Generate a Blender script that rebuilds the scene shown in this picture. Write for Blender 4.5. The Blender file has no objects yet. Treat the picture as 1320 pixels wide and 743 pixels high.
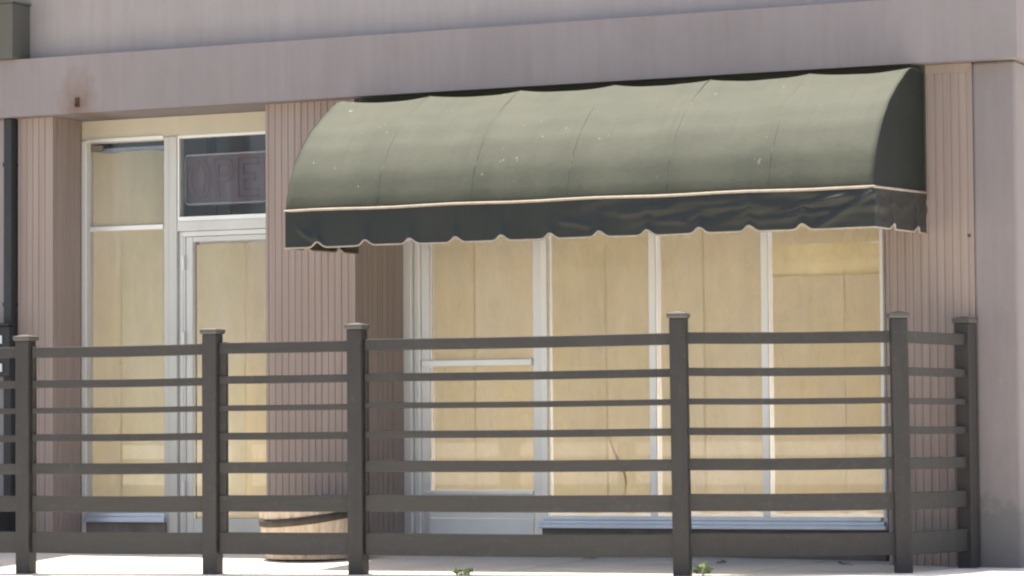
import bpy, bmesh, math, random
from mathutils import Vector, Matrix, noise
random.seed(7)
sc = bpy.context.scene
COL = sc.collection
R = math.radians

# ------------------------------------------------------------------ helpers
def link(name, me, mat, parent=None):
    o = bpy.data.objects.new(name, me)
    COL.objects.link(o)
    if mat: me.materials.append(mat)
    if parent: o.parent = parent
    return o
def obj(name, bm, mat, parent=None, smooth=False, bevel=0.0):
    bmesh.ops.recalc_face_normals(bm, faces=bm.faces[:])
    me = bpy.data.meshes.new(name)
    bm.to_mesh(me); bm.free()
    if smooth:
        for p in me.polygons: p.use_smooth = True
    o = link(name, me, mat, parent)
    if bevel:
        m = o.modifiers.new('bevel', 'BEVEL'); m.width = bevel; m.segments = 2; m.limit_method = 'ANGLE'
    return o
def thing(name, label, cat, loc=(0, 0, 0), group=None):
    o = bpy.data.objects.new(name, None); COL.objects.link(o); o.location = loc
    o.empty_display_size = .1
    o['label'] = label; o['category'] = cat
    if group: o['group'] = group
    return o
def tag(o, label, cat, group=None):
    o['label'] = label; o['category'] = cat
    if group: o['group'] = group
    return o
def box(bm, x0, x1, y0, y1, z0, z1):
    v = [bm.verts.new((x, y, z)) for z in (z0, z1) for x, y in ((x0, y0), (x1, y0), (x1, y1), (x0, y1))]
    for f in ((3, 2, 1, 0), (4, 5, 6, 7), (0, 1, 5, 4), (1, 2, 6, 5), (2, 3, 7, 6), (3, 0, 4, 7)):
        bm.faces.new([v[i] for i in f])
def boxes(*bs):
    bm = bmesh.new()
    for b in bs: box(bm, *b)
    return bm
def prism(bm, pts, z0, z1):
    a = [bm.verts.new((x, y, z0)) for x, y in pts]; b = [bm.verts.new((x, y, z1)) for x, y in pts]
    n = len(pts)
    for i in range(n): bm.faces.new((a[i], a[(i + 1) % n], b[(i + 1) % n], b[i]))
    bm.faces.new(b); bm.faces.new(a[::-1])
def grooves(p, q, inward, pitch=.0512, w=.009, d=.005, start=.02):
    """points from p to q (not q) with square grooves cut along inward"""
    p, q, n = Vector(p), Vector(q), Vector(inward); L = (q - p).length; u = (q - p) / L
    out = [p]; s = start
    while s + w < L - .03:
        out += [p + u * s, p + u * (s + .002) + n * d, p + u * (s + w - .002) + n * d, p + u * (s + w)]; s += pitch
    return [(v.x, v.y) for v in out]
def tube(bm, pts, r, closed=False, n=8):
    pts = [Vector(p) for p in pts]; m = len(pts); rings = []
    for i, p in enumerate(pts):
        a = pts[(i - 1) % m] if (closed or i) else p; b = pts[(i + 1) % m] if (closed or i < m - 1) else p
        t = (b - a).normalized()
        h = Vector((0, 0, 1)) if abs(t.z) < .9 else Vector((0, 1, 0))
        s = t.cross(h).normalized(); w = s.cross(t)
        rings.append([bm.verts.new(p + (s * math.cos(2 * math.pi * k / n) + w * math.sin(2 * math.pi * k / n)) * r) for k in range(n)])
    for i in range(m if closed else m - 1):
        A, B = rings[i], rings[(i + 1) % m]
        for k in range(n): bm.faces.new((A[k], A[(k + 1) % n], B[(k + 1) % n], B[k]))
    if not closed:
        bm.faces.new(rings[0][::-1]); bm.faces.new(rings[-1])

# ------------------------------------------------------------------ materials
class N:
    def __init__(s, name):
        s.m = bpy.data.materials.new(name); s.m.use_nodes = True
        s.t = s.m.node_tree; s.b = s.t.nodes['Principled BSDF']
        s.tc = s.add('ShaderNodeTexCoord')
    def add(s, ty, **kw):
        n = s.t.nodes.new(ty)
        for k, v in kw.items():
            if k in n.inputs: n.inputs[k].default_value = v
            else: setattr(n, k, v)
        return n
    def l(s, a, b): s.t.links.new(a, b)
    def map(s, scale=(1, 1, 1), loc=(0, 0, 0), rot=(0, 0, 0)):
        n = s.add('ShaderNodeMapping'); n.inputs['Scale'].default_value = scale
        n.inputs['Location'].default_value = loc; n.inputs['Rotation'].default_value = rot
        s.l(s.tc.outputs['Object'], n.inputs[0]); return n.outputs[0]
    def noise(s, vec, scale, detail=4, rough=.55):
        n = s.add('ShaderNodeTexNoise', Scale=scale, Detail=detail, Roughness=rough); s.l(vec, n.inputs['Vector']); return n.outputs[0]
    def ramp(s, fac, stops):
        n = s.add('ShaderNodeValToRGB'); e = n.color_ramp.elements
        while len(e) < len(stops): e.new(.5)
        for i, (p, c) in enumerate(stops):
            e[i].position = p; e[i].color = (*c, 1) if len(c) == 3 else c
        s.l(fac, n.inputs[0]); return n.outputs[0]
    def mix(s, fac, a, b, mode='MIX'):
        n = s.add('ShaderNodeMix', data_type='RGBA', blend_type=mode)
        for v, i in ((fac, 0), (a, 6), (b, 7)):
            if hasattr(v, 'links'): s.l(v, n.inputs[i])
            elif i == 0: n.inputs[0].default_value = v
            else: n.inputs[i].default_value = (*v, 1)
        return n.outputs[2]
    def bump(s, h, strength, dist=.01):
        n = s.add('ShaderNodeBump', Strength=strength, Distance=dist); s.l(h, n.inputs['Height'])
        s.l(n.outputs[0], s.b.inputs['Normal'])
    def math(s, op, a, b=None, clamp=False):
        n = s.add('ShaderNodeMath', operation=op); n.use_clamp = clamp
        for v, i in ((a, 0), (b, 1)):
            if v is None: continue
            if hasattr(v, 'links'): s.l(v, n.inputs[i])
            else: n.inputs[i].default_value = v
        return n.outputs[0]
    def col(s, c):
        if hasattr(c, 'links'): s.l(c, s.b.inputs['Base Color'])
        else: s.b.inputs['Base Color'].default_value = (*c, 1)
    def set(s, **kw):
        for k, v in kw.items(): s.b.inputs[k].default_value = v
def g3(c, k): return tuple(x * k for x in c)

def m_painted(name, c, rough=.6, var=.12, scale=6, bump=.15, fine=180, stretch=(1, 1, .35), spec=.3, metal=0):
    n = N(name)
    a = n.noise(n.map(stretch), scale, 5, .6)
    n.col(n.ramp(a, [(.25, g3(c, 1 - var)), (.75, tuple(min(.92, x * (1 + var)) for x in c))]))
    n.set(Roughness=rough, Metallic=metal); n.b.inputs['Specular IOR Level'].default_value = spec
    n.bump(n.noise(n.map(), fine, 3), bump, .002)
    return n.m
def m_wood(name, c, rough=.6, var=.12, scale=6, bump=.15, fine=180, stretch=(1, 1, .35), spec=.3):
    n = N(name)
    a = n.noise(n.map(stretch), scale, 5, .6)
    cc = n.ramp(a, [(.25, g3(c, 1 - var)), (.75, g3(c, 1 + var))])
    gs = (1.5, 30, 30) if stretch[0] < 1 else (30, 30, 1.5)
    g = n.noise(n.map(gs), 2.5, 6, .65)
    cc = n.mix(n.math('MULTIPLY', n.ramp(g, [(.45, (0, 0, 0)), (.7, (1, 1, 1))]), .35), cc, g3(c, .62))
    oi = n.add('ShaderNodeObjectInfo')
    cc = n.mix(n.math('MULTIPLY', oi.outputs['Random'], .45), cc, (c[0] * 1.38, c[1] * 1.34, c[2] * 1.32))
    w = n.noise(n.map((4, 4, 4)), 6, 7, .75)                      # dusty, rubbed places
    cc = n.mix(n.math('MULTIPLY', n.ramp(w, [(.56, (0, 0, 0)), (.72, (1, 1, 1))]), .35), cc, (.13, .125, .115))
    v = n.add('ShaderNodeTexVoronoi', Scale=3.1); n.l(n.map((1, 1, .45)), v.inputs['Vector'])      # pale paint drips
    cc = n.mix(n.ramp(v.outputs['Distance'], [(.012, (1, 1, 1)), (.022, (0, 0, 0))]), cc, (.4, .4, .38))
    n.col(cc); n.set(Roughness=rough); n.b.inputs['Specular IOR Level'].default_value = spec
    n.bump(g, bump, .004)
    return n.m
def m_stucco(name, c, stain=None, base_dirt=False):
    n = N(name)
    a = n.noise(n.map((1, 1, .25)), 1.6, 5, .6)
    b = n.noise(n.map((6, 6, .5)), 3.5, 4, .6)
    cc = n.ramp(a, [(.3, g3(c, .93)), (.7, g3(c, 1.06))])
    cc = n.mix(n.math('MULTIPLY', n.ramp(b, [(.42, (0, 0, 0)), (.7, (1, 1, 1))]), .4), cc, (c[0] * .84, c[1] * .80, c[2] * .77))
    cc = n.mix(n.math('MULTIPLY', n.ramp(n.noise(n.map((1, 1, .8)), 5, 6, .7), [(.48, (0, 0, 0)), (.7, (1, 1, 1))]), .25), cc, (c[0] * 1.12, c[1] * 1.12, c[2] * 1.12))
    if stain:                                                    # a rust run from an old bolt
        sx, sz = stain
        v = n.add('ShaderNodeVectorMath', operation='LENGTH'); mp = n.map((5.2, 0, 3.6), (-sx * 5.2, 0, -sz * 3.6)); n.l(mp, v.inputs[0])
        d = n.math('ADD', v.outputs['Value'], n.math('MULTIPLY', n.math('SUBTRACT', n.noise(n.map(), 14), .5), .9))
        f = n.math('MULTIPLY', n.ramp(d, [(.15, (1, 1, 1)), (1.0, (0, 0, 0))]), .6)
        cc = n.mix(f, cc, (.17, .10, .06))
    if base_dirt:                                                # splash dirt and grey patching low on the wall
        sx = n.add('ShaderNodeSeparateXYZ'); n.l(n.tc.outputs['Object'], sx.inputs[0])
        z = n.math('ADD', sx.outputs[2], n.math('MULTIPLY', n.math('SUBTRACT', n.noise(n.map(), 3, 7, .7), .5), .8))
        cc = n.mix(n.math('MULTIPLY', n.ramp(z, [(.33, (1, 1, 1)), (.44, (0, 0, 0))]), .75), cc, (.17, .165, .155))
        cc = n.mix(n.math('MULTIPLY', n.ramp(n.noise(n.map(), 9, 6, .7), [(.62, (0, 0, 0)), (.75, (1, 1, 1))]), .25), cc, (.36, .35, .34))
    n.col(cc); n.set(Roughness=.92); n.b.inputs['Specular IOR Level'].default_value = .2
    n.bump(n.noise(n.map(), 90, 5, .7), .35, .004)
    return n.m
def m_ribbed(name, c):
    n = N(name)
    a = n.noise(n.map((18, 18, .35)), 1.5, 4, .6)
    b = n.noise(n.map((1, 1, .6)), 2.2, 5)
    cc = n.ramp(a, [(.3, g3(c, .88)), (.7, g3(c, 1.1))])
    cc = n.mix(n.math('MULTIPLY', n.ramp(b, [(.4, (0, 0, 0)), (.7, (1, 1, 1))]), .2), cc, (c[0] * 1.05, c[1] * .95, c[2] * .93))
    s = n.add('ShaderNodeTexVoronoi', Scale=2.2); n.l(n.map((1, 1, 1)), s.inputs['Vector'])       # a few nail heads
    cc = n.mix(n.ramp(s.outputs['Distance'], [(.0, (1, 1, 1)), (.022, (1, 1, 1)), (.03, (0, 0, 0))]), cc, (.09, .06, .05))
    n.col(cc); n.set(Roughness=.85); n.b.inputs['Specular IOR Level'].default_value = .2
    n.bump(n.noise(n.map((40, 40, 2)), 4, 4), .25, .003)
    return n.m
def m_glass(name, rough=0.0, dirt=.03):
    n = N(name); t = n.t
    t.nodes.remove(n.b); out = [x for x in t.nodes if x.type == 'OUTPUT_MATERIAL'][0]
    tr = n.add('ShaderNodeBsdfTransparent'); tr.inputs[0].default_value = (.992, .996, .994, 1)
    gl = n.add('ShaderNodeBsdfGlossy', Roughness=rough); fr = n.add('ShaderNodeFresnel', IOR=1.42)
    df = n.add('ShaderNodeBsdfDiffuse'); df.inputs[0].default_value = (.5, .5, .48, 1)
    m1 = n.add('ShaderNodeMixShader'); m2 = n.add('ShaderNodeMixShader')
    f = n.math('MULTIPLY', n.ramp(n.noise(n.map((1, 1, .5)), 5, 6, .65), [(.35, (0, 0, 0)), (.8, (1, 1, 1))]), dirt * 2)
    n.l(f, m1.inputs[0]); n.l(tr.outputs[0], m1.inputs[1]); n.l(df.outputs[0], m1.inputs[2])
    n.l(fr.outputs[0], m2.inputs[0]); n.l(m1.outputs[0], m2.inputs[1]); n.l(gl.outputs[0], m2.inputs[2])
    n.l(m2.outputs[0], out.inputs[0])
    return n.m
def m_paper(name, c, off=0., tr=.33):
    n = N(name)
    a = n.noise(n.map((4, 4, .6), (off, 0, off)), 1.3, 5, .6)
    b = n.noise(n.map((1.2, 1.2, .8), (0, off, 0)), 1.7, 4)
    cc = n.ramp(a, [(.3, (c[0] * .94, c[1] * .92, c[2] * .86)), (.7, (c[0] * 1.04, c[1] * 1.04, c[2] * 1.06))])
    cc = n.mix(n.math('MULTIPLY', n.ramp(b, [(.42, (0, 0, 0)), (.65, (1, 1, 1))]), .5), cc, (c[0] * 1.02, c[1] * .96, c[2] * .76))
    n.col(cc); n.set(Roughness=.9); n.b.inputs['Specular IOR Level'].default_value = .1
    vo = n.add('ShaderNodeTexVoronoi', Scale=3.4, feature='DISTANCE_TO_EDGE'); n.l(n.map((1, 1, .55), (off, 0, 0)), vo.inputs['Vector'])
    n.bump(n.math('ADD', n.noise(n.map((2, 2, .9)), 7, 6, .65), n.math('MULTIPLY', n.ramp(vo.outputs['Distance'], [(0, (0, 0, 0)), (.25, (1, 1, 1))]), .6)), .9, .035)
    n.col(n.mix(n.math('MULTIPLY', n.ramp(n.noise(n.map((1, 1, 1), (off, 3, 0)), 3.1, 6, .7), [(.5, (0, 0, 0)), (.7, (1, 1, 1))]), .3), cc, (c[0] * .88, c[1] * .80, c[2] * .66)))
    tl = n.add('ShaderNodeBsdfTranslucent'); mx = n.add('ShaderNodeMixShader'); mx.inputs[0].default_value = tr      # thin paper lets light from the added roof opening through
    n.l(cc, tl.inputs[0]); n.l(n.b.outputs[0], mx.inputs[1]); n.l(tl.outputs[0], mx.inputs[2])
    n.l(mx.outputs[0], [x for x in n.t.nodes if x.type == 'OUTPUT_MATERIAL'][0].inputs[0])
    return n.m
def m_canvas(name, c, fade, specks=True, gloss=.75, spec=.2):
    n = N(name)
    a = n.noise(n.map((1, 1, 1)), 2.6, 6, .62)
    cc = n.ramp(a, [(.3, c), (.72, fade)])
    w = n.noise(n.map((60, 2, 2)), 3, 2)
    cc = n.mix(n.math('MULTIPLY', w, .12), cc, g3(c, .6))
    if specks:                                                   # bird droppings, thicker towards one end of the cloth
        for sc_, th, k in ((6, .05, 3.1), (18, .05, 0.)):
            v = n.add('ShaderNodeTexVoronoi', Scale=sc_); n.l(n.map((1, 1, .6), (k, 0, 0)), v.inputs['Vector'])
            gate = n.ramp(n.noise(n.map((1, 1, 1), (k + 4, 0, 0)), 3.2, 3), [(.56, (0, 0, 0)), (.64, (1, 1, 1))])
            f = n.math('MULTIPLY', n.ramp(v.outputs['Distance'], [(th, (1, 1, 1)), (th + .06, (0, 0, 0))]), gate)
            cc = n.mix(n.math('MULTIPLY', f, .5), cc, (.42, .42, .38))
    n.col(cc); n.set(Roughness=gloss); n.b.inputs['Specular IOR Level'].default_value = spec
    st = n.noise(n.map((7, .5, .5)), 2.2, 5, .6)                  # rain streaks down the cloth
    cc = n.mix(n.math('MULTIPLY', n.ramp(st, [(.5, (0, 0, 0)), (.75, (1, 1, 1))]), .35), cc, g3(c, .72)); n.col(cc)
    wv = n.math('ADD', n.noise(n.map((220, 30, 30)), 1, 2), n.noise(n.map((30, 220, 220)), 1, 2))
    n.bump(n.math('ADD', n.math('MULTIPLY', wv, .12), n.noise(n.map(), 7, 5, .6)), .2, .02)
    return n.m

M = {}
M['stucco'] = m_stucco('stucco_upper', (.315, .292, .285))
M['beam'] = m_stucco('stucco_fascia', (.258, .232, .232), stain=(-3.305, 3.205))
M['pilaster'] = m_stucco('stucco_pilaster', (.258, .230, .226), base_dirt=True)
M['ribbed'] = m_ribbed('ribbed_siding', (.335, .272, .236))
M['frame'] = m_painted('pale_frame_paint', (.57, .56, .51), .42, .06, 4, .08, spec=.5, metal=.5)
M['bright'] = m_painted('white_glazing_bead', (.88, .87, .82), .4, .05, 4, .05, spec=.5, metal=.5)
M['greyframe'] = m_painted('grey_frame_paint', (.68, .69, .68), .42, .07, 4, .08, spec=.5, metal=.55)
M['cream'] = m_painted('cream_header_paint', (.56, .52, .41), .6, .08, 3, .1)
M['kick'] = m_painted('kick_panel_paint', (.62, .615, .57), .45, .07, 4, .08, spec=.5, metal=.5)
M['bayframe'] = m_painted('bay_aluminium', (.80, .80, .77), .34, .06, 4, .08, spec=.5, metal=.5)
M['baykick'] = m_painted('bay_kick_aluminium', (.88, .87, .82), .4, .05, 4, .06, spec=.5, metal=.15)
M['sill'] = m_painted('sky_tinted_aluminium_sill', (.62, .70, .80), .32, .08, 7, .05, metal=.65, spec=.5)  # blue put into the base colour for reflected sky
M['stem'] = m_painted('brown_stem_wall', (.20, .17, .145), .9, .25, 9, .4, 60)
M['glass'] = m_glass('window_glass')
M['room'] = m_painted('interior_sky_tint', (.36, .43, .56), .9)  # blue tone stands in for sky mirrored in the transom glass
M['roomlight'] = m_painted('white_interior_paint', (.88, .86, .82), .9)
M['dark'] = m_painted('black_metal', (.035, .037, .04), .5, .2, 8)
M['olive'] = m_painted('olive_sign_box', (.10, .10, .085), .6, .15, 4)
M['fence'] = m_wood('dark_brown_fence_paint', (.046, .043, .039), .62, .16, 9, .35, 60, (.4, 2, 2), spec=.3)
M['post'] = m_wood('dark_brown_post_paint', (.041, .038, .035), .6, .16, 9, .3, 60, (2, 2, .4), spec=.3)
M['cap'] = m_painted('post_cap_paint', (.09, .086, .078), .5, .12, 14)
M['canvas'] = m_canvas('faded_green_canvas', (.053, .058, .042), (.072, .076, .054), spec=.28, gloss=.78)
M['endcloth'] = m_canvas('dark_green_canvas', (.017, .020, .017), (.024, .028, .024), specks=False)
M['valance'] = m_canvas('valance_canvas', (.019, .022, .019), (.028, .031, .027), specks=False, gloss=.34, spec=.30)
M['seam'] = m_canvas('canvas_seam', (.072, .075, .058), (.085, .087, .066), specks=False)
M['trim'] = m_painted('tan_piping', (.36, .31, .245), .7, .15, 20)
M['neon'] = m_painted('unlit_neon_tube', (.25, .15, .16), .2, .1, 10, 0, spec=.6)
M['neonw'] = m_painted('pale_neon_tube', (.45, .45, .47), .2, .08, 10, 0, spec=.6)
M['fold'] = m_painted('brown_paper_fold', (.62, .46, .29), .9, .15, 9)
PAPER = {
    'cool': [m_paper('kraft_paper_pale', (.90, .83, .64), 1., .62), m_paper('kraft_paper_grey', (.88, .82, .62), 5., .62), m_paper('kraft_paper_cream', (.92, .82, .62), 9., .62)],
    'warm': [m_paper('kraft_paper_tan', (.80, .69, .50), 2.), m_paper('kraft_paper_ochre', (.78, .68, .49), 6.), m_paper('kraft_paper_sand', (.81, .71, .53), 11.)],
    'patch': [m_paper('kraft_paper_yellowed', (.86, .74, .47), 4., .45)]}

# ------------------------------------------------------------------ ground
def gz(x, y):
    x = max(-5., min(4.5, x)); yy = max(-1.7, min(1., y))
    return .056 - .0092 * x + yy * (.028 - .009 * x) + (min(0, y + 1.7)) * .03
def m_concrete():
    n = N('pale_concrete'); c = (.60, .565, .50)
    cc = n.ramp(n.noise(n.map(), 1.4, 7, .65), [(.3, g3(c, .82)), (.7, g3(c, 1.1))])
    cc = n.mix(n.math('MULTIPLY', n.ramp(n.noise(n.map(), 30, 4, .7), [(.5, (0, 0, 0)), (.8, (1, 1, 1))]), .25), cc, (.28, .26, .23))
    sx = n.add('ShaderNodeSeparateXYZ'); n.l(n.tc.outputs['Object'], sx.inputs[0])
    fx = n.math('ABSOLUTE', n.math('SUBTRACT', n.math('FRACT', n.math('DIVIDE', n.math('ADD', sx.outputs[0], 100.7), 1.5)), .5))
    cc = n.mix(n.math('MULTIPLY', n.ramp(fx, [(.003, (1, 1, 1)), (.006, (0, 0, 0))]), .7), cc, (.15, .14, .12))
    n.col(cc); n.set(Roughness=.9); n.bump(n.noise(n.map(), 70, 5, .7), .3, .004)
    return n.m
def m_asphalt():
    n = N('bleached_roadway')
    cc = n.ramp(n.noise(n.map(), 3, 8, .7), [(.3, (.33, .31, .28)), (.7, (.42, .40, .36))])
    n.col(cc); n.set(Roughness=.9); n.bump(n.noise(n.map(), 140, 3, .7), .4, .004)
    return n.m
M['conc'] = m_concrete(); M['asph'] = m_asphalt()
bm = bmesh.new()
xs = [-60, -30, -12, -8] + [-5 + .5 * i for i in range(20)] + [8, 14, 30, 60]
ys = [-3.6, -3.0, -2.4, -2.0, -1.7, -1.4, -1.1, -.8, -.5, -.2, .1, .4, .7, 1.0, 8]
gv = [[bm.verts.new((x, y, gz(x, y) + .0015 * noise.noise((x * 2, y * 2, 0)))) for y in ys] for x in xs]
for i in range(len(xs) - 1):
    for j in range(len(ys) - 1): bm.faces.new((gv[i][j], gv[i + 1][j], gv[i + 1][j + 1], gv[i][j + 1]))
o = obj('sidewalk', bm, M['conc'], smooth=True); o['kind'] = 'structure'
bm = bmesh.new()
for i in range(len(xs) - 1):
    x0, x1 = xs[i], xs[i + 1]
    a, b = gz(x0, -3.6) + .004, gz(x1, -3.6) + .004
    v = [bm.verts.new(p) for p in ((x0, -3.75, a), (x1, -3.75, b), (x1, -3.605, b), (x0, -3.605, a), (x0, -3.78, -.4), (x1, -3.78, -.4))]
    bm.faces.new(v[:4]); bm.faces.new((v[4], v[5], v[1], v[0]))
o = obj('kerb', bm, M['conc']); o['kind'] = 'structure'
bm = bmesh.new(); v = [bm.verts.new(p) for p in ((-900, -900, -.26), (900, -900, -.26), (900, -3.7, -.26), (-900, -3.7, -.26))]; bm.faces.new(v)
o = obj('road', bm, M['asph']); o['kind'] = 'structure'
bm = bmesh.new(); v = [bm.verts.new(p) for p in ((-900, 7, -.3), (900, 7, -.3), (900, 900, -.3), (-900, 900, -.3))]; bm.faces.new(v)
o = obj('ground', bm, M['asph']); o['kind'] = 'structure'

# ------------------------------------------------------------------ shop building
B = thing('shop_building', 'mauve stucco shopfront building with ribbed pilasters and windows papered over', 'building', (0, 0, 0))
BZ0, BZ1 = 3.148, 3.556
obj('upper_wall', boxes((-8, 3.44, .03, .96, BZ1 + .001, 4.75), (-8, -3.97, .9602, 5.98, BZ0, 4.75), (3.155, 3.44, .9602, 5.98, BZ0, 4.75), (-3.9698, 3.1548, 5.7, 5.98, BZ0, 4.75)), M['stucco'], B)
obj('fascia_beam', boxes((-8, 3.475, -.12, .9598, BZ0, BZ1)), M['beam'], B)
# flat roof with an added opening that backlights the window paper
obj('roof', boxes((-3.9695, 3.1545, .9605, 1.3, 4.4, 4.5), (-3.9695, 3.1545, 2.55, 5.699, 4.4, 4.5), (-3.9695, -3.8, 1.3002, 2.5498, 4.4, 4.5), (3.0, 3.1545, 1.3002, 2.5498, 4.4, 4.5)), M['roomlight'], B)
def shell(x0, x1, y0, y1, z0, z1, t=.02): return boxes((x0, x1, y0, y1, z0, z0 + t), (x0, x1, y0, y1, z1 - t, z1), (x0, x1, y1 - t, y1, z0 + t + .0005, z1 - t - .0005), (x0, x0 + t, y0, y1 - t - .0005, z0 + t + .0005, z1 - t - .0005), (x1 - t, x1, y0, y1 - t - .0005, z0 + t + .0005, z1 - t - .0005))
obj('added_light_block', shell(-2.87, -1.862, .46, 1.05, 2.335, 3.14), M['room'], B)  # boxes added to keep the roof light out of transom and sidelight gap
obj('added_light_block', shell(-3.588, -2.872, .46, .7, 2.93, 3.14), M['room'], B)
bm = bmesh.new(); box(bm, -8.2, -3.9, -1.75, .028, 4.45, 4.6); obj('unseen_shadow_slab', bm, M['beam'], B, bevel=.01)  # unseen slab added to cast the ground shadow at the left
def pier(pts_front, rest, parent):
    bm = bmesh.new(); prism(bm, pts_front + rest, -.2, BZ0 - .002); return obj('ribbed_pier', bm, M['ribbed'], parent)
# each pier: grooved street face, grooved return where the camera side shows
pier(grooves((-3.885, 0), (-3.59, 0), (0, 1)) + grooves((-3.59, 0), (-3.59, .5), (-1, 0)), [(-3.59, .5), (-3.885, .5)], B)
pier(grooves((-1.86, 0), (-1.17, 0), (0, 1)) + grooves((-1.17, 0), (-1.068, .41), (-.97, .24)) + [(-1.068, .41), (-1.052, .53)], [(-1.052, .95), (-1.86, .95)], B)
pier(grooves((2.579, 0), (3.153, 0), (0, 1)), [(3.153, 0), (3.153, .95), (2.579, .95)], B)
obj('wall_trim', boxes((2.579, 3.153, -.006, -.0015, 3.09, BZ0 - .003)), M['ribbed'], B)
obj('corner_pilaster', boxes((3.154, 3.43, -.010, 5.98, -.2, BZ0 - .002)), M['pilaster'], B, bevel=.018)
obj('side_wall', boxes((-8, -3.97, .02, 5.98, -.2, BZ0 - .002)), M['stucco'], B)
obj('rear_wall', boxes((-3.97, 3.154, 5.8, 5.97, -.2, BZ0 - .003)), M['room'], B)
obj('interior_floor', boxes((-3.96, 3.15, .96, 5.69, .05, .15)), M['roomlight'], B)
obj('interior_partition', boxes((-3.96, 3.15, 2.65, 2.75, .151, 4.398)), M['roomlight'], B)
bm = boxes((-3.322, -3.290, -.131, -.118, 3.19, 3.255)); box(bm, -3.312, -3.302, -.150, -.1315, 3.195, 3.212)
obj('wall_hook', bm, m_painted('rusty_iron', (.07, .042, .03), .9), B)

def rnd(a, b): return random.uniform(a, b)
def paper(parent, x0, x1, z0, z1, y, mats, ragged=0., wr=.006, seed=0, widths=(.24, .42), topgap=0.):
    x = x0; k = 0; r = random.Random(seed)
    while x < x1 - .02:
        w = r.uniform(*widths); xe = min(x1, x + w)
        if x1 - xe < .1: xe = x1
        nx, nz = 10, 36; bm = bmesh.new(); sd = r.uniform(0, 50); yo = y + (.004 if k % 2 else 0)
        tilt = r.uniform(-.006, .006)
        G = []
        for i in range(nx + 1):
            row = []
            for j in range(nz + 1):
                u = i / nx; t = j / nz
                px = x - .004 + (xe - x + .008) * u
                zb = z0 + (ragged * (.5 + .9 * noise.noise((px * 7 + sd, 3, 0))) if ragged else 0)
                pz = zb + (z1 - topgap * (.6 + .5 * noise.noise((px * 5 + sd, 9, 0))) - zb) * t
                d = wr * noise.noise((px * 5 + sd, pz * 1.3, sd)) + wr * .5 * noise.noise((px * 14 + sd, pz * 5, sd))
                if i in (0, nx): d -= .002
                row.append(bm.verts.new((max(x0, min(x1, px + tilt * (t - .5) * 2)), yo + abs(d), pz)))
            G.append(row)
        for i in range(nx):
            for j in range(nz): bm.faces.new((G[i][j], G[i + 1][j], G[i + 1][j + 1], G[i][j + 1]))
        obj('paper_sheet', bm, r.choice(mats), parent, smooth=True)
        x = xe; k += 1

# --- entrance bay, plane y = .38
ye = .38
obj('header_panel', boxes((-3.589, -1.861, ye, ye + .05, 3.005, BZ0 - .003)), M['cream'], B)
obj('header_bead', boxes((-3.545, -2.90, ye - .012, ye - .001, 2.99, 3.012)), M['bright'], B)
SL = obj('sidelight', boxes((-3.589, -3.52, ye, ye + .06, .08, 3.004), (-2.905, -2.86, ye, ye + .06, .08, 3.004), (-3.519, -2.906, ye + .002, ye + .058, 2.98, 3.003)), M['frame'], B, bevel=.004)
obj('glazing_bead', boxes((-3.583, -3.545, ye - .02, ye - .001, .12, 3.0)), M['bright'], SL, bevel=.003)
obj('transom_bar', boxes((-3.519, -2.906, ye - .012, ye + .05, 2.345, 2.38)), M['bright'], SL, bevel=.004)
obj('pane', boxes((-3.519, -2.906, ye + .02, ye + .026, .33, 2.979)), M['glass'], SL)
paper(SL, -3.518, -2.907, .335, 2.935, ye + .035, PAPER['cool'], .0, seed=3, widths=(.2, .36), topgap=.03)
obj('sill', boxes((-3.55, -2.88, ye - .05, ye - .001, .262, .30), (-3.545, -2.885, ye - .03, ye + .03, .301, .329)), M['sill'], SL, bevel=.004)
obj('stem_wall', boxes((-3.545, -2.885, ye - .02, ye + .05, -.1, .261)), M['stem'], SL)
obj('bracket', boxes((-3.505, -3.42, ye - .006, ye + .018, 2.925, 2.965)), M['stem'], SL)
obj('mullion', boxes((-2.859, -2.79, ye - .015, ye + .065, .08, 3.004)), M['frame'], B, bevel=.006)
TR = obj('transom_window', boxes((-2.789, -1.861, ye - .004, ye + .06, 2.985, 3.004), (-2.789, -1.861, ye - .004, ye + .06, 2.395, 2.425), (-2.789, -2.775, ye - .004, ye + .06, 2.4251, 2.9849)), M['bright'], B)
obj('pane', boxes((-2.788, -1.862, ye + .02, ye + .026, 2.426, 2.984)), M['glass'], TR)
obj('transom_rail', boxes((-2.789, -1.861, ye - .012, ye + .06, 2.322, 2.394)), M['kick'], B, bevel=.004)
obj('door_jamb', boxes((-2.789, -2.755, ye + .015, ye + .065, .08, 2.321), (-2.754, -1.861, ye + .01, ye + .065, 2.285, 2.321)), M['greyframe'], B, bevel=.004)
DR = obj('entry_door', boxes((-2.752, -2.735, ye + .012, ye + .06, .09, 2.284), (-2.7345, -2.68, ye + .02, ye + .06, .09, 2.284), (-1.94, -1.8625, ye + .02, ye + .06, .09, 2.284),
                         (-2.679, -1.941, ye + .021, ye + .059, 2.245, 2.283), (-2.679, -1.941, ye + .021, ye + .059, .09, .29)), M['kick'], B, bevel=.004)
obj('pane', boxes((-2.679, -1.941, ye + .034, ye + .04, .291, 2.244)), M['glass'], DR)
paper(DR, -2.665, -1.943, .295, 2.235, ye + .05, PAPER['cool'], 0, seed=12, widths=(.3, .5), topgap=.012)
bm = bmesh.new(); tube(bm, [(-1.99, ye - .03, .95), (-1.99, ye - .03, 1.3)], .012); box(bm, -2.0, -1.93, ye - .03, ye + .02, 1.27, 1.29); box(bm, -2.0, -1.93, ye - .03, ye + .02, .96, .98)
obj('handle', bm, M['greyframe'], DR)
for hz in (1.56, .5, 2.1): obj('hinge', boxes((-2.762, -2.738, ye - .004, ye + .011, hz - .05, hz + .05)), M['greyframe'], DR)
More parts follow.
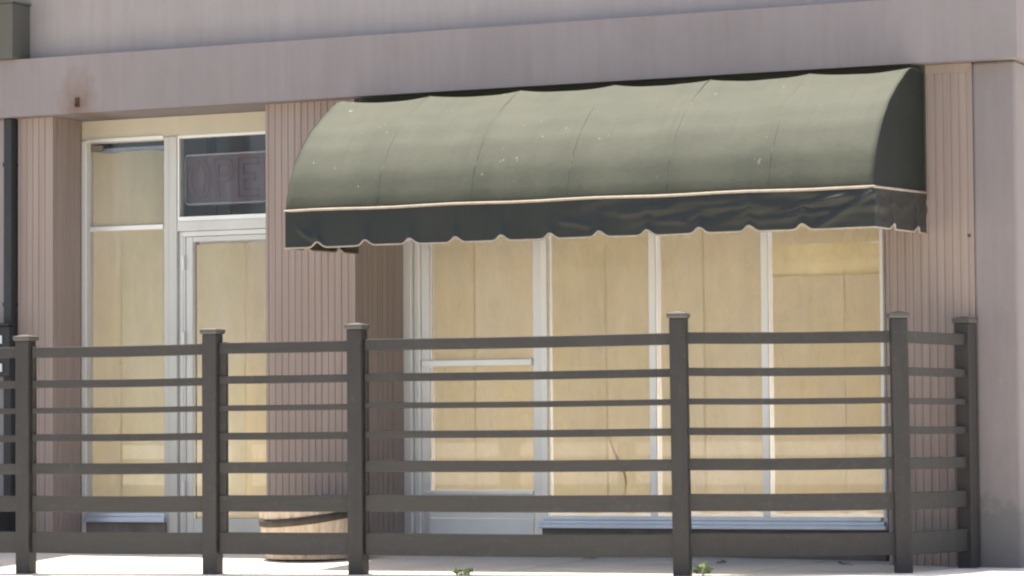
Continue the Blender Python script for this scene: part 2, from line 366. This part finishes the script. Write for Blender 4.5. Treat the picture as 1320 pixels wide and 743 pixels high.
obj('threshold', boxes((-2.79, -1.861, ye - .06, ye + .3, -.1, .0885)), M['greyframe'], B)

# --- display window bay, plane y = .75
yw = .52
bay = []
def wx(x): return x + .22 * (.507 + (x + 1.168) / 3.488 * -.184)
obj('header_panel', boxes((-1.05, 2.578, yw, yw + .06, 2.78, BZ0 - .003)), M['cream'], B)
JB = obj('door_jamb', boxes((-1.169, -1.102, yw - .03, yw + .06, .03, 2.779), (-1.101, -1.066, yw + .005, yw + .06, .03, 2.779)), M['bayframe'], B, bevel=.006)
obj('jamb_bead', boxes((-1.065, -1.042, yw - .022, yw + .05, .03, 2.779)), M['bright'], JB, bevel=.004)
SD = obj('side_door', boxes((-1.041, -.978, yw, yw + .05, .05, 2.778), (-.19, -.122, yw, yw + .05, .05, 2.778), (-.977, -.191, yw + .002, yw + .048, 2.70, 2.777)), M['bayframe'], B, bevel=.005)
obj('push_bar', boxes((-1.03, -.191, yw - .03, yw + .047, 1.332, 1.378)), M['bright'], SD, bevel=.006)
obj('pane', boxes((-.977, -.191, yw + .022, yw + .028, .487, 2.699)), M['glass'], SD)
paper(SD, -.965, -.193, .49, 2.69, yw + .04, PAPER['warm'], 0, seed=21, widths=(.28, .5))
obj('kick_rail', boxes((-1.025, -.191, yw - .008, yw + .046, .46, .486)), M['bright'], SD, bevel=.004)
obj('kick_panel', boxes((-.977, -.191, yw + .006, yw + .044, .30, .459), (-.977, -.191, yw, yw + .044, .05, .296)), M['baykick'], SD, bevel=.003)
WN = obj('window', boxes((.675, .70, yw, yw + .05, .318, 2.778), (1.478, 1.503, yw, yw + .05, .318, 2.778), (2.303, 2.33, yw, yw + .05, .2, 2.778), (2.331, 2.578, yw + .02, yw + .06, -.1, 2.778)), M['bayframe'], B, bevel=.004)
obj('corner_post', boxes((-.121, -.075, yw - .02, yw + .05, .318, 2.778)), M['bright'], WN, bevel=.004)
for x in (.676, 1.479): obj('mullion', boxes((x, x + .05, yw - .018, yw - .001, .318, 2.777)), M['bright'], WN, bevel=.004)
obj('side_bead', boxes((2.302, 2.322, yw - .012, yw - .001, .318, 2.777)), M['bright'], WN)
for k, (a, b) in enumerate(((-.074, .674), (.729, 1.477), (1.53, 2.302))):
    obj('pane', boxes((a, b, yw + .022, yw + .028, .318, 2.777)), M['glass'], WN)
    paper(WN, a + .012, b - .002, .325, 1.89 if k == 2 else 2.77, yw + .04, PAPER['warm'], .03, wr=.016 if k != 1 else .022, seed=40 + k * 3, widths=(.30, .52))
bm = bmesh.new(); L_, R_ = [], []
for k in range(25):
    t = k / 24; x = .44 + .05 * math.sin(t * 5.2) - .03 * t; w = .003 + .011 * math.sin(math.pi * t) ** 2
    L_.append(bm.verts.new((x - w, yw + .034, .40 + .50 * t))); R_.append(bm.verts.new((x + w * .4, yw + .024 + .008, .40 + .50 * t)))
for k in range(24): bm.faces.new((L_[k], R_[k], R_[k + 1], L_[k + 1]))
obj('paper_fold', bm, M['fold'], WN, True)
paper(WN, 1.542, 2.30, 1.87, 2.10, yw + .036, PAPER['patch'], .02, wr=.004, seed=77, widths=(.8, .9), topgap=.02)
paper(WN, 1.542, 2.30, 2.08, 2.77, yw + .042, PAPER['warm'], .02, seed=50)
obj('sill', boxes((-.13, 2.335, yw - .06, yw - .021, .235, .262), (-.13, 2.325, yw - .05, yw + .04, .263, .288), (-.10, 2.30, yw - .04, yw + .03, .289, .316)), M['sill'], WN, bevel=.004)
obj('stem_wall', boxes((-.121, 2.33, yw - .015, yw + .06, -.15, .234)), M['stem'], WN)
obj('base_strip', boxes((-.121, 2.33, yw - .04, yw - .016, -.15, .17)), M['stem'], WN)

for o in [JB, SD, WN] + [c for q in (JB, SD, WN) for c in q.children]:      # bay measured at one depth, set at another
    for v in o.data.vertices: v.co.x = min(2.578, wx(v.co.x))
# ------------------------------------------------------------------ neon sign behind the transom
S = thing('neon_sign', 'unlit OPEN neon sign in the transom window above the entry door', 'sign', (-2.36, ye + .09, 2.5))
def sg(x, z): return (x + 2.36 - 2.36 - (-2.36) - 2.36, 0, z)  # local metres, origin at the sign's foot centre
def rrect(x0, x1, z0, z1, r, n=5):
    p = []
    for cx, cz, a0 in ((x1 - r, z1 - r, 0), (x0 + r, z1 - r, 90), (x0 + r, z0 + r, 180), (x1 - r, z0 + r, 270)):
        for k in range(n + 1):
            a = R(a0 + 90 * k / n); p.append((cx + r * math.cos(a), 0, cz + r * math.sin(a)))
    return p
bm = bmesh.new(); tube(bm, rrect(-.42, .42, .02, .37, .03), .007, True); obj('border_tube', bm, M['neonw'], S, True)
obj('backing_panel', boxes((-.43, .43, .03, .036, .01, .38)), m_painted('reflection_tinted_backing', (.17, .15, .19), .3), S)  # bluish tone painted in for the glass reflection over the sign
def letter(polys, x0):
    bm = bmesh.new()
    for p in polys: tube(bm, [(x0 + a * .158, 0, .062 + b * .27) for a, b in p], .0055, True, 6)
    obj('letter', bm, M['neon'], S, True)
def oval(sx, sz): return [(.5 + .5 * sx * math.cos(2 * math.pi * k / 20) * (1 if abs(math.cos(2 * math.pi * k / 20)) < .9 else .97), .5 + .5 * sz * math.sin(2 * math.pi * k / 20)) for k in range(20)]
t = .27
letter([oval(1, 1), oval(.55, .72)], -.385)
letter([[(0, 0), (t, 0), (t, .4), (.65, .4), (.95, .5), (1, .72), (.92, .92), (.68, 1), (0, 1)], [(t, .56), (.58, .56), (.72, .64), (.72, .78), (.6, .85), (t, .85)]], -.185)
letter([[(0, 0), (1, 0), (1, .17), (t, .17), (t, .42), (.85, .42), (.85, .58), (t, .58), (t, .83), (1, .83), (1, 1), (0, 1)]], .018)
letter([[(0, 0), (.24, 0), (.24, .62), (.74, 0), (1, 0), (1, 1), (.76, 1), (.76, .38), (.26, 1), (0, 1)]], .222)
for x in (-.25, .25):
    bm = bmesh.new(); tube(bm, [(x, .02, .37), (x, .02, .50)], .003, n=5); obj('hanging_chain', bm, M['dark'], S)
bm = bmesh.new(); tube(bm, [(-.08, .045, .36), (-.06, .05, .2), (-.10, .05, .06), (-.07, .05, -.06)], .004, n=6); obj('power_cord', bm, M['dark'], S)

# ------------------------------------------------------------------ awning
AX0, AX1 = -1.12, 2.85
A = thing('awning', 'faded dark green rounded canvas awning with tan piping and scalloped valance over the display window', 'awning', ((AX0 + AX1) / 2, 0, 2.07))
ox, oz = A.location.x, A.location.z
PR = [(-.03, 3.095), (-.15, 3.101), (-.275, 3.102), (-.38, 3.064), (-.465, 3.016), (-.555, 2.968), (-.632, 2.915), (-.715, 2.86), (-.79, 2.79), (-.85, 2.735), (-.905, 2.665), (-.95, 2.60), (-.99, 2.53), (-1.02, 2.45), (-1.042, 2.38), (-1.05, 2.312)]
def cr(P, m=3):
    out = []
    for i in range(len(P) - 1):
        p0, p1, p2, p3 = P[max(i - 1, 0)], P[i], P[i + 1], P[min(i + 2, len(P) - 1)]
        for k in range(m):
            t = k / m
            out.append(tuple(.5 * (2 * b + (c - a) * t + (2 * a - 5 * b + 4 * c - d) * t * t + (3 * b - a - 3 * c + d) * t ** 3) for a, b, c, d in zip(p0, p1, p2, p3)))
    return out + [P[-1]]
PF = cr(PR, 2)
bm = bmesh.new(); NXA = 96; G = []
for i in range(NXA + 1):
    x = AX0 + (AX1 - AX0) * i / NXA; bay = (i / NXA * 6) % 1.0; row = []
    s = 1 - abs(2 * bay - 1) ** 2.2
    for j, (y, z) in enumerate(PF):
        a = PF[max(j - 1, 0)]; b = PF[min(j + 1, len(PF) - 1)]
        n = Vector((a[1] - b[1], 0, 0)); ty, tz = b[0] - a[0], b[1] - a[1]; L = math.hypot(ty, tz); ny, nz = tz / L, -ty / L
        f = min(1, j / 3) * (1 - max(0, (j - 14) / (len(PF) - 15)) ** 1.2)
        d = -.022 * s * f + (.004 * noise.noise((x * 2.3, y * 3, z * 3)) + .0035 * noise.noise((x * 6, y * 2.2, z * 2.2 + 5))) * f
        row.append(bm.verts.new((x - ox, y + ny * d, z + nz * d - oz)))
    G.append(row)
for i in range(NXA):
    for j in range(len(PF) - 1): bm.faces.new((G[i][j], G[i + 1][j], G[i + 1][j + 1], G[i][j + 1]))
for q in range(1, 6):
    sb = bmesh.new(); xq = AX0 + (AX1 - AX0) * q / 6 - ox
    tube(sb, [(xq, y + .0006, z - .001 - oz) for y, z in PF[4:-1]], .003, n=6); obj('seam', sb, M['seam'], A, True)
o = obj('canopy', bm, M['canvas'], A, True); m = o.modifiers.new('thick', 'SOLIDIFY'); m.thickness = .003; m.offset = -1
for x, sgn in ((AX0 + .004, -1), (AX1 - .004, 1)):
    bm = bmesh.new(); xx = x - ox
    pts = [(y, z) for y, z in PF] + [(-.03, 2.345)]
    a = [bm.verts.new((xx, y, z - oz)) for y, z in pts]; b = [bm.verts.new((xx + sgn * .003, y, z - oz)) for y, z in pts]
    bm.faces.new(a); bm.faces.new(b[::-1])
    for i in range(len(pts)): bm.faces.new((a[i], a[(i + 1) % len(pts)], b[(i + 1) % len(pts)], b[i]))
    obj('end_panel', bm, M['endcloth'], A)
obj('header_board', boxes((AX0 - ox, AX1 - ox + .004, -.029, -.003, 2.30 - oz, 3.1465 - oz)), M['canvas'], A)
# valance: runs front and both ends; scallops meet in small upturned notches
path = []
def vtop(x, y): return 2.312 + (.035 * (1 - (-y) / 1.05))
step = .012
y = -.03
pl = [(AX0, -.03 - k * .0204) for k in range(50)] + [(AX0, -1.05)]
L1 = 1.02; Lf = AX1 - AX0
s = 0; pts = []
nS = int(Lf / step)
for k in range(50): pts.append((AX0, -.03 - k * L1 / 50, -(50 - k) * L1 / 50))
for k in range(nS + 1): pts.append((AX0 + Lf * k / nS, -1.05, Lf * k / nS))
for k in range(1, 51): pts.append((AX1, -1.05 + k * L1 / 50, Lf + k * L1 / 50))
FOLDS = [(2.35, .45, .30, -.35, .012), (2.62, .62, .16, .3, .009), (2.92, .40, .34, -.3, .014), (3.38, .52, .42, -.75, .016), (3.40, .68, .30, -.5, .010), (.10, .5, .16, 2.6, .009), (1.95, .55, .18, .8, .009), (3.97 + .25, .35, .3, .4, .008)]
cusps = [.24, .585, .905, 1.225, 1.545, 1.875, 2.21, 2.525, 2.87, 3.19, 3.53, Lf + .33, Lf + .80, -.3, -.75]
bm = bmesh.new(); G = []; edge = []
NV = 26
for x, y, s in pts:
    onend = abs(y) < 1.049
    nx, ny = ((-1 if x < 0 else 1), 0) if onend else (0, -1)
    c = sum(math.exp(-((s - q) / .034) ** 2) for q in cusps)
    bot = 2.072 + .034 * c + .003 * noise.noise((s * 2.1, 0, 4)) + .022 * (1 - (-y) / 1.05 if onend else 0) * .9 
    top = vtop(x, y); row = []
    for j in range(NV + 1):
        t = j / NV; z = top + (bot - top) * t
        d = .008 + .003 * t * math.sin(s * 9.5) + .014 * c * t * t
        w = max(0, min(1, (s - 1.9) / 1.2)) * (1 if s < Lf + .2 else .3)         # loose creased cloth at one end
        d += w * (.030 * noise.noise((s * 4.5 + t * 2.2, t * 3.2, 7)) * math.sin(math.pi * min(1, t * 1.2)))
        for fs, ft, fl, sl_, am in FOLDS:
            if -.3 < s - fs < fl + .3:
                q = (s - fs) / fl; lim = math.exp(-(max(0, abs(q - .5) - .35) * 5) ** 2)
                d += am * lim * math.exp(-((t - ft - sl_ * (s - fs) - .03 * noise.noise((s * 9, 2, fs))) / .075) ** 2)
        if s > Lf - .35 and s <= Lf: d += .016 * math.exp(-((t - .15 - (Lf - s) * 2.3) / .10) ** 2)
        row.append(bm.verts.new((x + nx * d - ox, y + ny * d, z - oz)))
    G.append(row); edge.append(row[-1].co.copy())
for i in range(len(pts) - 1):
    for j in range(NV): bm.faces.new((G[i][j], G[i + 1][j], G[i + 1][j + 1], G[i][j + 1]))
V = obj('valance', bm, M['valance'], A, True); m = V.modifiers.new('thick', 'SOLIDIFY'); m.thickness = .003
bm = bmesh.new(); tube(bm, edge, .006, n=6); obj('edge_trim', bm, M['trim'], V, True)
bm = bmesh.new()
tube(bm, [(AX0 - ox - .004, -.03, vtop(0, -.03) - oz)] + [(AX0 - ox - .004, -1.055, 2.312 - oz)] + [(AX0 + Lf * k / 20 - ox, -1.062, 2.312 + .003 * math.sin(k * 1.3) - oz) for k in range(1, 20)] + [(AX1 - ox + .006, -1.058, 2.312 - oz), (AX1 - ox + .006, -.03, vtop(0, -.03) - oz)], .0085, n=8)
obj('piping', bm, M['trim'], A, True)

# ------------------------------------------------------------------ patio fence
F = thing('patio_fence', 'low dark brown slatted patio fence with capped posts in front of the shopfront', 'fence', (0, -1.55, 0))
P = [(-4.72, -1.80, 1.53), (-2.665, -1.72, 1.527), (-1.315, -1.655, 1.545), (-.315, -1.595, 1.556), (1.79, -1.5, 1.58), (2.965, -.93, 1.573), (3.12, -.11, 1.565)]
RZ = [(1.388, 1.457), (1.194, 1.243), (1.027, 1.063), (.847, .892), (.638, .708), (.398, .500), (.130, .266)]
fo = F.location
postw = .099
def frame_at(a, b):
    d = Vector((b[0] - a[0], b[1] - a[1], 0)).normalized(); return d, Vector((-d.y, d.x, 0))
for i, p in enumerate(P):
    a, b = P[max(i - 1, 0)], P[min(i + 1, len(P) - 1)]
    if i == 5: a, b = P[4], P[5]
    d, n = frame_at(a, b); h = postw / 2; c = Vector((p[0], p[1], 0)) - fo
    lean = random.uniform(-.004, .004) + (-.008 if i in (4, 5) else 0)
    def ring(r, z, off=0): return [c + d * (sx * r + off + lean * (z - .3)) + n * (sy * r) + Vector((0, 0, z)) for sx, sy in ((-1, -1), (1, -1), (1, 1), (-1, 1))]
    def loft(bm, rings):
        vs = [[bm.verts.new(q) for q in r] for r in rings]
        for A_, B_ in zip(vs, vs[1:]):
            for k in range(4): bm.faces.new((A_[k], A_[(k + 1) % 4], B_[(k + 1) % 4], B_[k]))
        bm.faces.new(vs[0][::-1]); bm.faces.new(vs[-1])
    bm = bmesh.new(); loft(bm, [ring(h, gz(p[0], p[1]) - .1), ring(h, p[2] - .04)])
    po = obj('post', bm, M['post'], F, bevel=.006)
    bm = bmesh.new(); loft(bm, [ring(h + .004, p[2] - .0395), ring(h + .011, p[2] - .028), ring(h + .011, p[2] - .010), ring(.008, p[2] + .002)])
    obj('post_cap', bm, M['cap'], po, bevel=.002)
for i in range(len(P) - 1):
    a, b = Vector((P[i][0], P[i][1], 0)) - fo, Vector((P[i + 1][0], P[i + 1][1], 0)) - fo
    d, n = frame_at(a, b); L = (b - a).length
    s0 = postw / 2 + .004; s1 = L - postw / 2 - .004
    if i >= 3: s1 += .03
    if i >= 4: s0 -= .03
    # slim batten against each post carries the rails
    bt = .048 if i == 2 else .014
    def bar(bm, s0, s1, z0, z1, t0, t1, sag=0., nseg=8):
        rr = []
        for k in range(nseg + 1):
            s = s0 + (s1 - s0) * k / nseg; dz = -sag * math.sin(math.pi * k / nseg)
            rr.append([bm.verts.new(a + d * s + n * tt + Vector((0, 0, zz + dz))) for tt, zz in ((t0, z0), (t1, z0), (t1, z1), (t0, z1))])
        for A_, B_ in zip(rr, rr[1:]):
            for k in range(4): bm.faces.new((A_[k], A_[(k + 1) % 4], B_[(k + 1) % 4], B_[k]))
        bm.faces.new(rr[0][::-1]); bm.faces.new(rr[-1])
    bm = bmesh.new(); bar(bm, s0, s0 + bt, .13, 1.455, -.012, .02, nseg=1)
    pn = obj('panel_batten', bm, M['fence'], F)
    bm = bmesh.new(); bar(bm, s1 - .014, s1, .13, 1.455, -.012, .02, nseg=1)
    obj('panel_batten', bm, M['fence'], F)
    for k, (z0, z1) in enumerate(RZ):
        bm = bmesh.new(); e = .012 * (i - 1) / 3 if 1 <= i <= 4 else (0 if i == 0 else .008)
        j = random.uniform(-.003, .003)
        bar(bm, s0 + .002, s1 - .002, z0 + j + e - .008, z1 + j + e - .008, -.022, .016, sag=.004 if L > 1.2 else .001)
        obj('rail', bm, M['fence'], F, bevel=.004)

# ------------------------------------------------------------------ half barrel planter
bx, by = -1.29, -.42; bz = gz(bx, by) + .004
BR = thing('barrel_planter', 'half wooden barrel planter with dark iron hoops standing behind the fence', 'planter', (bx, by, bz))
def m_staves():
    n = N('oak_staves'); c = (.50, .36, .235)
    cc = n.ramp(n.noise(n.map((22, 22, 2)), 1.6, 5, .6), [(.3, (.54, .42, .31)), (.7, (.74, .62, .48))])
    cc = n.mix(n.math('MULTIPLY', n.ramp(n.noise(n.map((5, 5, 3)), 4, 5), [(.55, (0, 0, 0)), (.75, (1, 1, 1))]), .5), cc, (.22, .14, .09))
    n.col(cc); n.set(Roughness=.8); n.bump(n.noise(n.map((30, 30, 2)), 4, 4), .3, .004); return n.m
M['staves'] = m_staves(); M['hoop'] = m_painted('rusty_hoop_iron', (.075, .062, .052), .7, .3, 14)
def rad(z): return .288 + .062 * (z / .40) - .012 * ((z / .4 - .5) ** 2) * 4 + .012
bm = bmesh.new(); NS = 22; per = 4
rings = []
zs = [0, .08, .16, .24, .32, .40]
for z in zs:
    rr = []
    for k in range(NS * per):
        a = 2 * math.pi * k / (NS * per); r = rad(z) - (.006 if k % per == 0 else 0)
        rr.append(bm.verts.new((r * math.cos(a), r * math.sin(a), z)))
    rings.append(rr)
for z in (.40, .30):
    rings.append([bm.verts.new(((rad(z) - .03) * math.cos(2 * math.pi * k / (NS * per)), (rad(z) - .03) * math.sin(2 * math.pi * k / (NS * per)), z)) for k in range(NS * per)])
for A_, B_ in zip(rings, rings[1:]):
    for k in range(NS * per): bm.faces.new((A_[k], A_[(k + 1) % (NS * per)], B_[(k + 1) % (NS * per)], B_[k]))
bm.faces.new(rings[0][::-1])
obj('staves', bm, M['staves'], BR)
def hoop(zc, tilt, w=.04):
    bm = bmesh.new(); n = 64; prev = None; rr = []
    for k in range(n):
        a = 2 * math.pi * k / n; z = zc + tilt * math.cos(a - 1.05)
        rr.append([bm.verts.new(((rad(zz) + dd) * math.cos(a), (rad(zz) + dd) * math.sin(a), zz)) for zz, dd in ((z - w / 2, .001), (z - w / 2, .006), (z + w / 2, .006), (z + w / 2, .001))])
    for k in range(n):
        A_, B_ = rr[k], rr[(k + 1) % n]
        for q in range(4): bm.faces.new((A_[q], B_[q], B_[(q + 1) % 4], A_[(q + 1) % 4]))
    obj('hoop', bm, M['hoop'], BR, True)
hoop(.285, .05, .052); hoop(.05, .0)
bm = bmesh.new(); n = 30; c = bm.verts.new((0, 0, .36)); e = [bm.verts.new((.3 * math.cos(2 * math.pi * k / n), .3 * math.sin(2 * math.pi * k / n), .34)) for k in range(n)]
for k in range(n): bm.faces.new((c, e[k], e[(k + 1) % n]))
obj('soil', bm, M['stem'], BR)
def leafclump(bm, n, r, h, z0, size, rng, up=.5):
    for _ in range(n):
        a = rng.uniform(0, 2 * math.pi); q = r * math.sqrt(rng.random()); z = z0 + h * rng.random() * (1 - .5 * q / r)
        c = Vector((q * math.cos(a), q * math.sin(a), z)); d = Vector((math.cos(a) + rng.uniform(-.7, .7), math.sin(a) + rng.uniform(-.7, .7), rng.uniform(-.1, 2 * up))).normalized()
        s = d.cross(Vector((rng.uniform(-1, 1), rng.uniform(-1, 1), rng.uniform(.2, 1)))).normalized(); L = size * rng.uniform(.6, 1.3)
        v = [bm.verts.new(p) for p in (c, c + d * L * .5 + s * L * .24, c + d * L, c + d * L * .5 - s * L * .24)]
        bm.faces.new(v)
rng = random.Random(5)
bm = bmesh.new(); leafclump(bm, 420, .28, .07, .36, .035, rng, .25)
lv = obj('withered_leaves', bm, m_painted('withered_leaves', (.17, .17, .19), .8, .35, 30), BR); lv['kind'] = 'stuff'

# ------------------------------------------------------------------ left edge: sign cabinet, downpipe, box
T = thing('sign_cabinet', 'dark olive wall cabinet sitting on the fascia beam at the top left', 'sign cabinet', (-4.6, -.1, BZ1 + .002))
obj('cabinet_body', boxes((-.9, .80, -.10, .125, 0, .395)), M['olive'], T, bevel=.006)
obj('cabinet_lid', boxes((-.91, .812, -.112, .125, .396, .412)), M['olive'], T, bevel=.003)
D = thing('downpipe', 'dark grey square downpipe in the gap left of the ribbed pier', 'downpipe', (-3.93, 0, .1))
obj('pipe', boxes((-.033, .035, -.07, .008, 0, 3.045)), M['dark'], D, bevel=.008)
for z in (.5, 1.7, 2.7): obj('strap', boxes((-.036, .038, -.074, .016, z, z + .03)), M['dark'], D)
Mb = thing('latch_box', 'black metal latch box with two pale square plates beside the downpipe', 'box', (-3.99, -.085, 1.25))
bm = bmesh.new(); box(bm, -.12, .12, -.045, .012, .05, .41); obj('box_body', bm, M['dark'], Mb, bevel=.006)
bm = bmesh.new(); prism(bm, [(-.14, -.07), (.13, -.07), (.13, .012), (-.14, .012)], .411, .43)
obj('box_hood', bm, M['dark'], Mb, bevel=.004)
for z in (.085, .285): obj('plate', boxes((.015, .065, -.058, -.046, z, z + .06)), M['greyframe'], Mb, bevel=.004)
K = thing('meter_base', 'black low cabinet at the foot of the downpipe behind the fence', 'cabinet', (-4.05, -.2, gz(-4.05, -.2)))
obj('cabinet_body', boxes((-.3, .17, -.1, .1, 0, .28)), M['dark'], K, bevel=.01); obj('cabinet_lid', boxes((-.31, .18, -.11, .11, .281, .30)), M['dark'], K, bevel=.005)

# ------------------------------------------------------------------ weeds
mw = N('weed_leaf'); mw.col(mw.ramp(mw.noise(mw.map(), 30), [(.3, (.20, .25, .10)), (.7, (.34, .40, .18))])); mw.set(Roughness=.6)
def weed(x, y, r, h, label, seed):
    rg = random.Random(seed); bm = bmesh.new()
    for _ in range(9):
        a = rg.uniform(0, 6.28); tip = Vector((r * .8 * math.cos(a), r * .8 * math.sin(a), h * rg.uniform(.5, 1)))
        tube(bm, [(0, 0, -.02), tip * .5 + Vector((0, 0, h * .15)), tip], .0025, n=4)
    leafclump(bm, 70, r, h, .005, .035, rg, .6)
    o = obj('weed', bm, mw.m); o.location = (x, y, gz(x, y)); tag(o, label, 'weed')
weed(.42, -1.62, .05, .04, 'low spreading green weed under the wide middle span of the fence', 3)
weed(1.90, -1.45, .032, .065, 'upright green weed growing at the foot of the fence post', 8)
# small litter against the wall
for i, (x, y, l) in enumerate(((.55, -.05, 'brown dry leaf lying below the second window pane'), (1.55, -.25, 'brown dry leaf lying in the awning shade before the third pane'), (2.35, -.12, 'brown dry leaf lying near the right end of the window'))):
    bm = bmesh.new()
    v = [bm.verts.new(q) for q in ((-.05, 0, .004), (0, .022, .016), (.055, .004, .010), (.01, -.02, .006))]; bm.faces.new(v)
    v = [bm.verts.new(q) for q in ((.01, .012, .004), (.05, .03, .025), (.085, .012, .012), (.05, 0, .004))]; bm.faces.new(v)
    o = obj('dry_leaf', bm, M['stem']); o.location = (x, y, gz(x, y) + .002); o.rotation_euler = (0, 0, i * 1.3); tag(o, l, 'leaf', 'dry leaves on the pavement')
# utility pole over the road, mirrored in the transom glass
U = thing('utility_pole', 'brown wooden utility pole across the road, mirrored in the transom glass', 'utility pole', (-13.1, -18.4, -.3))
bm = bmesh.new(); tube(bm, [(0, 0, 0), (0, 0, 5), (0, 0, 10)], .15, n=16); obj('pole', bm, M['stem'], U, True)
obj('crossarm', boxes((-1.1, 1.1, -.20, -.1505, 9.0, 9.12)), M['stem'], U)

# ------------------------------------------------------------------ light, sky, camera
sd = Vector((.17, -.11, -1)).normalized()                        # direction the sunlight travels
el = math.asin(-sd.z); az = math.atan2(-sd.x, -sd.y)
W = bpy.data.worlds.new('World'); sc.world = W; W.use_nodes = True
nt = W.node_tree; bg = nt.nodes['Background']
sky = nt.nodes.new('ShaderNodeTexSky'); sky.sky_type = 'NISHITA'; sky.sun_disc = False
sky.sun_elevation = el; sky.sun_rotation = az; sky.altitude = 100; sky.air_density = 1.0; sky.dust_density = 5.0
nt.links.new(sky.outputs[0], bg.inputs[0]); bg.inputs[1].default_value = .125
sl = bpy.data.lights.new('sun', 'SUN'); sl.energy = 5.0; sl.angle = R(.53); sl.color = (1, .93, .82)
so = bpy.data.objects.new('sun', sl); COL.objects.link(so); so.rotation_euler = sd.to_track_quat('-Z', 'Y').to_euler(); so.location = (0, 0, 20)

yaw, pitch, roll = R(24.86812743), R(2.79393892), R(-.39673554)
Fw = Vector((-math.sin(yaw) * math.cos(pitch), math.cos(yaw) * math.cos(pitch), math.sin(pitch)))
Rt = Vector((math.cos(yaw), math.sin(yaw), 0)); Up = Rt.cross(Fw)
r_ = Rt * math.cos(roll) + Up * math.sin(roll); u_ = -Rt * math.sin(roll) + Up * math.cos(roll)
cd = bpy.data.cameras.new('camera'); cd.sensor_width = 36; cd.lens = 36 * 4000 / 1320; cd.clip_end = 3000
co = bpy.data.objects.new('camera', cd); COL.objects.link(co)
mw_ = Matrix((r_, u_, -Fw)).transposed().to_4x4(); mw_.translation = Vector((8.61064146, -18.57709193, .83154122))
co.matrix_world = mw_
sc.camera = co
sc.view_settings.view_transform = 'Standard'; sc.view_settings.look = 'None'; sc.view_settings.gamma = 1
sc.view_settings.use_curve_mapping = False
sc.view_settings.exposure = 1.25
sc.cycles.filter_width = 2.2
sc.cycles.use_denoising = True
sc.cycles.max_bounces = 8; sc.cycles.transparent_max_bounces = 12
